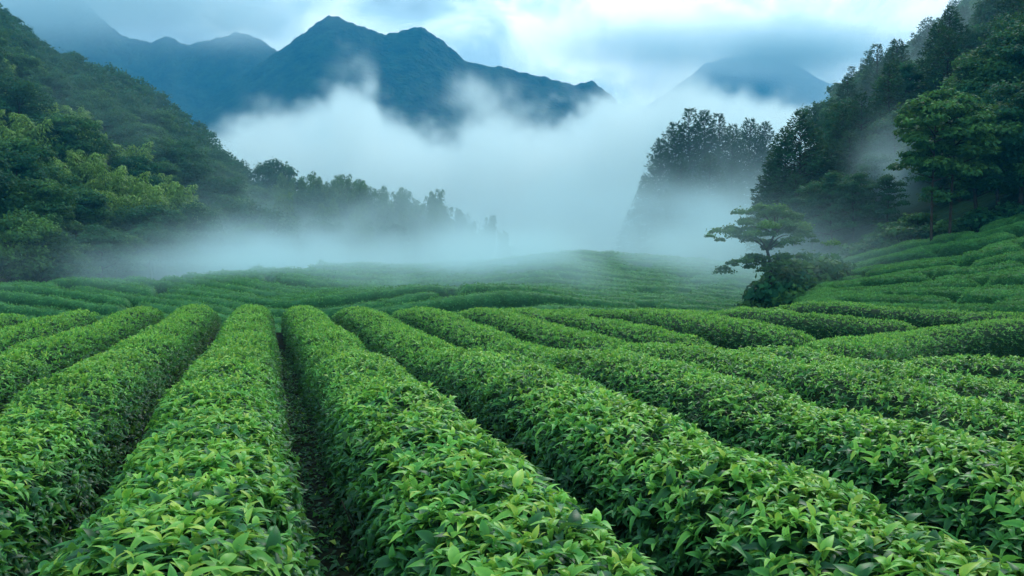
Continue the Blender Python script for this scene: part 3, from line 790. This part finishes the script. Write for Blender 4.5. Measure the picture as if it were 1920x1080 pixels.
# dense stand behind the layered tree
STAND = [(1448, 90, 305, 0), (1470, 88, 245, 0), (1497, 86, 215, 1), (1528, 90, 255, 0), (1556, 86, 275, 1), (1590, 86, 250, 0), (1612, 94, 178, 2), (1642, 90, 262, 1), (1565, 98, 235, 0), (1680, 86, 285, 1), (1602, 79, 330, 0), (1540, 78, 345, 1), (1490, 80, 330, 0)]
for u, d, top, k in STAND:
    x, y, s = to_top(u, d, top, 14); plant("conifer_tree", CON[k], x, y, "tall dense conifer in the dark stand behind the layered tree", "tree", "dark conifer stand", min(max(s, .6), 1.0), s)
for u, d, s in [(1560, 74, .62), (1600, 72, .55), (1640, 76, .6), (1680, 84, .8), (1520, 76, .6), (1700, 96, 1.0), (1660, 70, .45)]:
    x, y = at_u(u, d); plant("broadleaf_tree", LAYER[u % 2], x, y, "open leafy tree at the foot of the dark conifer stand", "tree", "leafy trees by the conifer stand", s, s)
# ghostly grove in the mist
GROVE = [(1238, 152, 265, 0), (1264, 150, 235, 1), (1291, 148, 207, 2), (1318, 150, 213, 0), (1345, 152, 217, 2), (1372, 156, 238, 1), (1404, 164, 228, 1), (1432, 166, 233, 0), (1210, 156, 335, 0), (1182, 160, 395, 0), (1275, 140, 300, 0), (1330, 138, 290, 1), (1370, 142, 305, 0)]
for u, d, top, k in GROVE:
    x, y, s = to_top(u, d, top, 14); plant("conifer_tree", CON[k], x, y, "dark tree in the grove half sunk in drifting mist", "tree", "grove in the mist", min(max(s, .6), 1.25), s)
# tall slim-trunked trees at the edge of the tea slope
def slim_tree(u, d, h, r, label, seed, bare=.52):
    global rng
    rng = np.random.default_rng(seed)
    tg = Geo(); z = np.linspace(0, h * .95, 10)
    tube(tg, np.stack([.10 * np.sin(z * .35 + seed), .10 * np.cos(z * .3 + seed), z], -1), h * .011 * np.interp(z / h, [0, .04, 1], [1.5, 1, .3]), 8)
    g = Geo()
    x, y = at_u(u, d)
    root = bpy.data.objects.new("tall_tree", None); scene.collection.objects.link(root)
    root.location = (x, y, float(ground(x, y)) - .15)
    for i in range(18):
        t = (i + .5) / 18; a = i * 2.4 + rng.uniform(-.5, .5)
        zz = h * (bare + (1 - bare) * t); l = r * math.sqrt(max(.05, 1 - ((t - .45) / .62) ** 2)) * rng.uniform(.5, 1)
        c = np.array([math.cos(a) * l, math.sin(a) * l, zz])
        q = np.linspace(0, 1, 4)[:, None]
        tube(tg, np.array([0, 0, zz - .3 * l]) * (1 - q) + c * q, [.06, .045, .03, .012], 5)
        for j in range(3): clump(g, c + rng.normal(0, .45, 3) * (1, 1, .5), r * rng.uniform(.24, .40), 110, .24, .55, rng.uniform(.3, .7), flat=.5)
    for i in range(4):                                   # dead lower branches
        a = rng.uniform(0, 6.28); zz = h * rng.uniform(.25, bare); l = rng.uniform(.5, 1.3)
        tube(tg, np.array([[0, 0, zz], [math.cos(a) * l * .6, math.sin(a) * l * .6, zz + .1], [math.cos(a) * l, math.sin(a) * l, zz + .3]]), [.03, .02, .008], 4)
        clump(g, np.array([math.cos(a) * l, math.sin(a) * l, zz + .3]), .5, 60, .2, .5, .4)
    link("trunk", tg.mesh("trunk", [BARK]), root); link("crown", g.mesh("crown", [CROWN_MID]), root)
    tag(root, label, "tree")
slim_tree(1748, 57, 9.4, 2.2, "tall tree with a bare slim trunk, left of its thicker-trunked twin", 61)
slim_tree(1782, 58, 9.9, 2.5, "tall tree with a straight dark trunk, right of its slimmer twin", 62)
for u, d, s, k in [(1830, 62, .85, 0), (1870, 61, .8, 1), (1910, 60, .9, 0), (1960, 58, .85, 1), (1850, 70, 1.05, 1), (1900, 70, 1.1, 0), (1800, 70, .9, 0), (1950, 68, 1.1, 1), (1760, 76, .85, 1), (2020, 58, .9, 0), (2090, 57, .85, 1), (2180, 56, .9, 0), (2280, 55, .9, 1)]:
    x, y = at_u(u, d); plant("broadleaf_tree", LAYER[k], x, y, "dark spreading tree shading the top of the tea slope", "tree", "spreading trees above the tea slope", s, s * .95)
def shrub(seed, r=1.0, n=900, leaf=.17, mat=None):
    global rng
    rng = np.random.default_rng(seed)
    g, tg = Geo(), Geo()
    for i in range(7):
        a = i * 2.4; c = np.array([math.cos(a) * r * .55 * (i > 0), math.sin(a) * r * .55 * (i > 0), r * (.45 + .12 * (i % 3))])
        tube(tg, [np.zeros(3), c * .6, c], [.03, .02, .008], 4)
        clump(g, c, r * rng.uniform(.35, .55), n // 7, leaf, .85, rng.uniform(.3, .65))
    return tg.mesh("stem", [BARK]), g.mesh("foliage", [mat or CROWN_MID])
SHR = [shrub(71), shrub(72, mat=CROWN_DARK), shrub(73)]
for u, d in [(1590, 63.5), (1615, 64), (1640, 64), (1665, 63.5), (1690, 63), (1715, 62.5), (1740, 62), (1765, 61.5), (1795, 61), (1830, 60), (1865, 59.5), (1910, 58.5), (1960, 57.5), (2010, 56.5), (2080, 55.5), (2160, 55), (1640, 67), (1680, 66), (1720, 66)]:
    x, y = at_u(u + random.uniform(-6, 6), d); s = random.uniform(1.0, 1.6)
    plant("shrub", random.choice(SHR), x, y, "leafy shrub along the upper edge of the tea slope", "shrub", "shrubs edging the tea slope", s, s * .85, parts=("stem", "foliage"))
# the layered tree on the lip of the plateau
def layered_tree():
    global rng
    rng = np.random.default_rng(99)
    d = 47.0
    x0, _, _ = px(1442, 545, d)
    root = bpy.data.objects.new("layered_tree", None); scene.collection.objects.link(root)
    z0 = float(ground(x0, d)); root.location = (x0, d, z0 - .1)
    def loc(pxx, pyy, dy=0.0):
        p = px(pxx, pyy, d); return np.array([p[0] - x0, dy, p[2] - z0 + .1])
    tg = Geo()
    spine = np.array([[0, 0, 0], loc(1446, 500, .1), loc(1440, 470, .15), loc(1452, 440, .1), loc(1458, 405, 0)])
    tube(tg, spine, [.13, .10, .08, .06, .03], 8)
    link("trunk", tg.mesh("trunk", [BARK]), root)
    pads = [(1455, 392, .2, .9, 500), (1425, 402, -.3, 1.0, 520), (1480, 404, .5, .9, 420), (1395, 428, .2, 1.05, 520), (1440, 424, -.6, 1.2, 640), (1492, 426, .4, 1.15, 640), (1468, 442, -.8, 1.1, 520), (1415, 444, .6, 1.0, 420),
            (1380, 444, -.2, .7, 300), (1515, 442, .1, .8, 360), (1405, 492, -.3, 1.0, 560), (1378, 496, .5, .7, 300), (1440, 486, .3, .9, 420), (1480, 492, .6, .9, 420), (1450, 462, .9, .9, 360), (1428, 510, -.4, 1.0, 420)]
    for pxx, pyy, dy, r, n in pads:
        c = loc(pxx, pyy, dy)
        lg = Geo()
        k = min(3, max(1, int(np.argmin(np.abs(spine[:, 2] - (c[2] - .5))))))
        q = np.linspace(0, 1, 5)[:, None]
        tube(lg, spine[k] * (1 - q) + c * q + np.array([0, 0, .25]) * np.sin(q * 3.14), [.05, .04, .032, .024, .010], 6)
        limb = link("limb", lg.mesh("limb", [BARK]), root)
        g = Geo()
        for j in range(6):
            cc = c + rng.normal(0, 1, 3) * (r * .72, r * .55, .22)
            clump(g, cc, r * rng.uniform(.26, .60), int(n * .55), .10, .55, rng.uniform(.35, .8), flat=.55)
        link("foliage", g.mesh("foliage", [CROWN_MID]), limb)
    tag(root, "small layered tree with flat spreading boughs on the misty lip of the tea field", "tree")
layered_tree()
for i, (u, d, s) in enumerate([(1440, 48, 1.0), (1462, 47.5, 1.25), (1485, 48.5, 1.4), (1510, 49, 1.35), (1535, 50, 1.15), (1478, 46.5, .9), (1420, 47.5, .8), (1555, 52, 1.0)]):
    x, y = at_u(u, d); plant("shrub", SHR[i % 3], x, y, "dark bush crowding the base of the layered tree", "shrub", "bushes round the layered tree", s * 1.5, s * 1.75, parts=("stem", "foliage"))

# ------------------------------------------------------------------ mountains
def mountain(name, U, PY, d, depth, u0, u1, seed, du=2.0, dy=5.5, label=None, rough=1.0):
    us_ = np.arange(u0, u1, du); ys_ = np.concatenate([np.arange(d - depth, d, dy), np.arange(d, d + 120, dy * 2)])
    def zf(X, Y):
        t = np.clip((Y - (d - depth)) / depth, 0, 1)
        u = 960 + FPX * X / Y + (1 - t) * 260 * (fbm(X * .006, Y * .006, seed=seed + 31, oct=3) - .5)
        uu = np.arange(-1200, 3200, 4.0); pf = np.interp(uu, U, PY)
        ks = np.exp(-np.linspace(-2.2, 2.2, 61) ** 2); ks /= ks.sum()
        sm = np.convolve(np.pad(pf, 30, mode="edge"), ks, mode="valid")
        py_ = np.interp(u, uu, sm) * (1 - t ** 5) + np.interp(u, uu, pf) * t ** 5
        hr = ZC + (HORIZON - py_) / FPX * d + 3.0 * rough * (vnoise(X * .22, Y * .22, seed=seed + 9) - .5) * t ** 6
        spur = np.abs(2 * fbm(X * .006 + 3, Y * .004, seed=seed, oct=4) - 1)
        z = -12 + (hr + 12) * t ** 1.15 - (1 - t) * spur * 36 * np.sin(np.clip(t, 0, 1) * 3.1416) ** .5
        z = np.where(Y > d, hr - (Y - d) * .8, z)
        z = z + rough * (fbm(X * .10, Y * .10, seed=seed + 4, oct=3, rough=.6) - .5) * 6 + rough * 5 * (fbm(X * .02, Y * .02, seed=seed + 2, oct=2) - .5)
        return z
    g = Geo(); v, f = fan(us_, ys_, zf); g.add(v, f, .5)
    tag(link(name, g.mesh(name, [MOUNT])), kind="structure")
mountain("mountain_ridge", [-500, -100, 0, 60, 120, 175, 235, 290, 315, 355, 400, 450, 500, 560, 700, 900],
         [-60, -58, -54, -50, -15, 15, 68, 80, 68, 84, 76, 58, 80, 130, 230, 330], 1300, 420, -500, 900, 200)
mountain("mountain_peak", [300, 420, 510, 560, 600, 620, 650, 700, 722, 750, 790, 830, 870, 890, 940, 1040, 1080, 1110, 1145, 1200, 1300, 1500],
         [240, 170, 104, 72, 40, 27, 40, 58, 66, 60, 50, 76, 112, 119, 126, 152, 160, 154, 178, 240, 320, 420], 1130, 400, 300, 1500, 300, rough=.85)
mountain("mountain_far", [1100, 1200, 1260, 1320, 1400, 1470, 1530, 1600, 1800, 2300], [240, 200, 160, 112, 96, 104, 140, 175, 160, 130], 1900, 400, 1100, 2300, 400, 4, 10)

# ------------------------------------------------------------------ haze and mist
def volume_mat(name, col, dens, aniso=0.2):
    m, N, K = material(name)
    p = N.new("ShaderNodeVolumePrincipled")
    p.inputs["Color"].default_value = (*col, 1); p.inputs["Density"].default_value = dens; p.inputs["Anisotropy"].default_value = aniso
    out = N.new("ShaderNodeOutputMaterial"); K(p.outputs[0], out.inputs["Volume"])
    return m, p
HZ, hp = volume_mat("pale_blue_air", (0.045, 0.45, 0.80), 0.00045, 0.0)
hp.inputs["Density Attribute"].default_value = ""
hx0, hx1, hy0, hy1, hz0, hz1 = -1500, 1900, -60, 2450, -75, 445
g = Geo()
g.add([(hx0, hy0, hz0), (hx1, hy0, hz0), (hx1, hy1, hz0), (hx0, hy1, hz0), (hx0, hy0, hz1), (hx1, hy0, hz1), (hx1, hy1, hz1), (hx0, hy1, hz1)],
      [(0, 3, 2, 1), (4, 5, 6, 7), (0, 1, 5, 4), (1, 2, 6, 5), (2, 3, 7, 6), (3, 0, 4, 7)], .5, 0, False)
tag(link("haze", g.mesh("haze", [HZ])), "thin blue air fading the far mountains", "haze", None, "stuff")

class Fx:
    """A geometry-nodes field with arithmetic."""
    def __init__(s, t, k): s.t, s.k = t, k
    def op(s, o, b=None, c=None, swap=False):
        n = s.t.nodes.new("ShaderNodeMath"); n.operation = o
        vals = (b, s, c) if swap else (s, b, c)
        for i, v in enumerate(vals):
            if v is None: continue
            if isinstance(v, Fx): s.t.links.new(v.k, n.inputs[i])
            else: n.inputs[i].default_value = float(v)
        return Fx(s.t, n.outputs[0])
    def __add__(s, b): return s.op('ADD', b)
    __radd__ = __add__
    def __sub__(s, b): return s.op('SUBTRACT', b)
    def __rsub__(s, b): return s.op('SUBTRACT', b, swap=True)
    def __mul__(s, b): return s.op('MULTIPLY', b)
    __rmul__ = __mul__
    def __truediv__(s, b): return s.op('DIVIDE', b)
    def clamp(s): return s.op('MAXIMUM', 0.0).op('MINIMUM', 1.0)
    def smooth(s): c = s.clamp(); return c * c * (3 - 2 * c)
    def exp(s): return s.op('EXPONENT')
def mist(name, lo, hi, voxel, field, dens, col, label, aniso=.25):
    t = bpy.data.node_groups.new(name + "_field", 'GeometryNodeTree')
    t.interface.new_socket("Geometry", in_out='OUTPUT', socket_type='NodeSocketGeometry')
    out = t.nodes.new("NodeGroupOutput")
    vc = t.nodes.new("GeometryNodeVolumeCube")
    vc.inputs["Min"].default_value = lo; vc.inputs["Max"].default_value = hi
    for a, i in zip("XYZ", range(3)): vc.inputs["Resolution " + a].default_value = max(8, int((hi[i] - lo[i]) / voxel))
    pos = t.nodes.new("GeometryNodeInputPosition"); sp = t.nodes.new("ShaderNodeSeparateXYZ"); t.links.new(pos.outputs[0], sp.inputs[0])
    X, Y, Z = (Fx(t, sp.outputs[i]) for i in range(3))
    def noise(scale, detail=4, rough=.55, off=(0, 0, 0), stretch=(1, 1, 1), dist=0.0):
        mpn = t.nodes.new("ShaderNodeVectorMath"); mpn.operation = 'MULTIPLY_ADD'
        t.links.new(pos.outputs[0], mpn.inputs[0]); mpn.inputs[1].default_value = stretch; mpn.inputs[2].default_value = off
        n = t.nodes.new("ShaderNodeTexNoise"); t.links.new(mpn.outputs[0], n.inputs["Vector"])
        n.inputs["Scale"].default_value = scale; n.inputs["Detail"].default_value = detail; n.inputs["Roughness"].default_value = rough; n.inputs["Distortion"].default_value = dist
        return Fx(t, n.outputs[0])
    def curve(v, pts):
        (x0, x1), (y0, y1) = (min(p[0] for p in pts), max(p[0] for p in pts)), (min(p[1] for p in pts), max(p[1] for p in pts))
        n = t.nodes.new("ShaderNodeFloatCurve"); c = n.mapping.curves[0]
        pp = [((a - x0) / (x1 - x0), (b - y0) / (y1 - y0)) for a, b in pts]
        while len(c.points) < len(pp): c.points.new(0.5, 0.5)
        for q, (a, b) in zip(c.points, pp): q.location = (a, b)
        n.mapping.update()
        t.links.new(((v - x0) / (x1 - x0)).clamp().k, n.inputs["Value"]); n.inputs["Factor"].default_value = 1
        return Fx(t, n.outputs[0]) * (y1 - y0) + y0
    def blob(cx, cy_, cz, rx, ry, rz):
        a, b, c = (X - cx) / rx, (Y - cy_) / ry, (Z - cz) / rz
        return ((a * a + b * b + c * c) * -1.0).exp()
    d = field(X, Y, Z, noise, curve, blob)
    t.links.new(d.op('MAXIMUM', 0.0).k, vc.inputs["Density"])
    m, _ = volume_mat(name + "_volume", col, dens, aniso)
    sm = t.nodes.new("GeometryNodeSetMaterial"); sm.inputs["Material"].default_value = m
    t.links.new(vc.outputs[0], sm.inputs[0]); t.links.new(sm.outputs[0], out.inputs[0])
    vd = bpy.data.volumes.new(name); vd.materials.append(m)
    o = bpy.data.objects.new(name, vd); scene.collection.objects.link(o)
    md = o.modifiers.new("field", 'NODES'); md.node_group = t
    return tag(o, label, "mist", None, "stuff")

WHITE = (0.88, 0.985, 1.0)
TOPD = 560.0
prof = [(200, 330), (330, 300), (420, 278), (480, 255), (560, 240), (620, 215), (680, 190), (715, 238), (760, 255), (830, 268), (900, 238), (980, 232), (1060, 228), (1120, 205), (1160, 182), (1250, 188), (1400, 208), (1560, 215), (1700, 220)]
profw = [((a - 960) / FPX, (HORIZON - b) / FPX) for a, b in prof]
def valley_field(X, Y, Z, noise, curve, blob):
    n1 = noise(.011, 5, .6, (5, 2, 1), (1, .6, 1.1), .5); n2 = noise(.040, 6, .66, (1, 9, 3), (1, .7, 1.25), 1.0); n3 = noise(.10, 4, .65, (4, 2, 8), (1, .8, 1.2), .6)
    top = curve(X / Y, profw) * Y.op("MINIMUM", 480.0) + ZC + (n1 - .5) * 85 + (n2 - .5) * 58 + (n3 - .5) * 34
    body = ((top - Z) / 13.0).smooth()
    start = ((Y - 212 - (n1 - .5) * 70 - (n2 - .5) * 90) / 50.0).smooth()
    end = ((625 - Y) / 90.0).smooth()
    return body * start * end * (((n2 * .6 + n3 * .4 - .36) * 4.5).clamp() * .85 + .18)
mist("valley_mist", (-260, 205, -12), (270, 625, 165), 2.3, valley_field, 0.052, WHITE, "bank of white mist filling the valley below the peak")
def near_field(X, Y, Z, noise, curve, blob):
    n1 = noise(.055, 5, .62, (3, 1, 7), (1, .7, 1.1), 1.4)
    n2 = ((n1 - .41) * 5.0).clamp() * 1.25
    def b(pxx, pyy, d, rx, ry, rz): c = px(pxx, pyy, d); return blob(c[0], c[1], c[2], rx, ry, rz)
    d = b(500, 480, 72, 5.0, 7, 1.9) * 3.0 + b(430, 505, 60, 6, 6, 1.0) * 1.6 + b(380, 515, 62, 6, 6, 1.1) * 1.2 + b(250, 530, 57, 6, 4, .8) * .8 + b(590, 470, 90, 11, 12, 3.0) * .7
    d = d + b(720, 512, 56, 30, 9, 1.5) * .45 + b(900, 440, 120, 34, 24, 5.0) * .6 + b(740, 470, 98, 14, 14, 2.6) * .5 + b(1130, 410, 150, 26, 20, 8) * .7 + b(1290, 440, 118, 12, 14, 5.0) * 1.5
    d = d + b(1000, 478, 66, 17, 9, 1.5) * 1.9 + b(700, 498, 60, 9, 7, 1.2) * 1.8 + b(1335, 505, 60, 3.2, 7, 2.2) * 2.2 + b(1230, 495, 60, 8, 8, 1.8) * 2.0 + b(1405, 420, 108, 5, 8, 6) * .6 + b(820, 500, 66, 8, 8, 1.2) * .9
    d = d + b(1668, 330, 74, 2.0, 3, 3.0) * 3.0 + b(1620, 420, 69, 1.8, 3, 2.4) * 1.2 + b(1830, 120, 118, 9, 12, 6.5) * 1.0 + b(1690, 215, 112, 6, 10, 5) * 1.1 + b(180, 270, 120, 26, 16, 16) * .07 + b(1440, 470, 44.5, 3.6, 1.8, 2.2) * 2.4
    return d * n2
mist("low_mist", (-75, 44, -4), (100, 200, 50), 1.2, near_field, 0.055, (0.70, 0.94, 1.0), "thin mist drifting over the valley tea field and through the grove")
def cap_field(X, Y, Z, noise, curve, blob):
    n1 = noise(.006, 5, .6, (2, 8, 1), (1, 1, 1.5), .5); n2 = ((n1 - .36) * 3.4).clamp()
    def b(pxx, pyy, d, rx, ry, rz): c = px(pxx, pyy, d); return blob(c[0], c[1], c[2], rx, ry, rz)
    return (b(110, -35, 1060, 210, 60, 50) * 1.0 + b(445, 44, 1180, 62, 40, 22) * 1.0 + b(300, -10, 1150, 120, 45, 26) * .8) * (.25 + n2)
mist("cloud_cap", (-900, 960, 180), (-120, 1290, 460), 10.0, cap_field, 0.034, WHITE, "low cloud hiding the summit at the upper left")
def band_field(X, Y, Z, noise, curve, blob):
    n1 = noise(.007, 5, .62, (7, 3, 2), (.8, 1, 1.8), .6); n2 = ((n1 - .33) * 3.2).clamp()
    def b(pxx, pyy, d, rx, ry, rz): c = px(pxx, pyy, d); return blob(c[0], c[1], c[2], rx, ry, rz)
    return (b(1380, 92, 1350, 190, 60, 27) * 3.0 + b(1240, 158, 1300, 60, 50, 20) * .8 + b(1530, 150, 1350, 50, 50, 30) * .9) * (n2 * .75 + .3)
mist("cloud_band", (-60, 1170, 120), (780, 1500, 440), 11.0, band_field, 0.024, WHITE, "band of cloud crossing the farthest mountain")
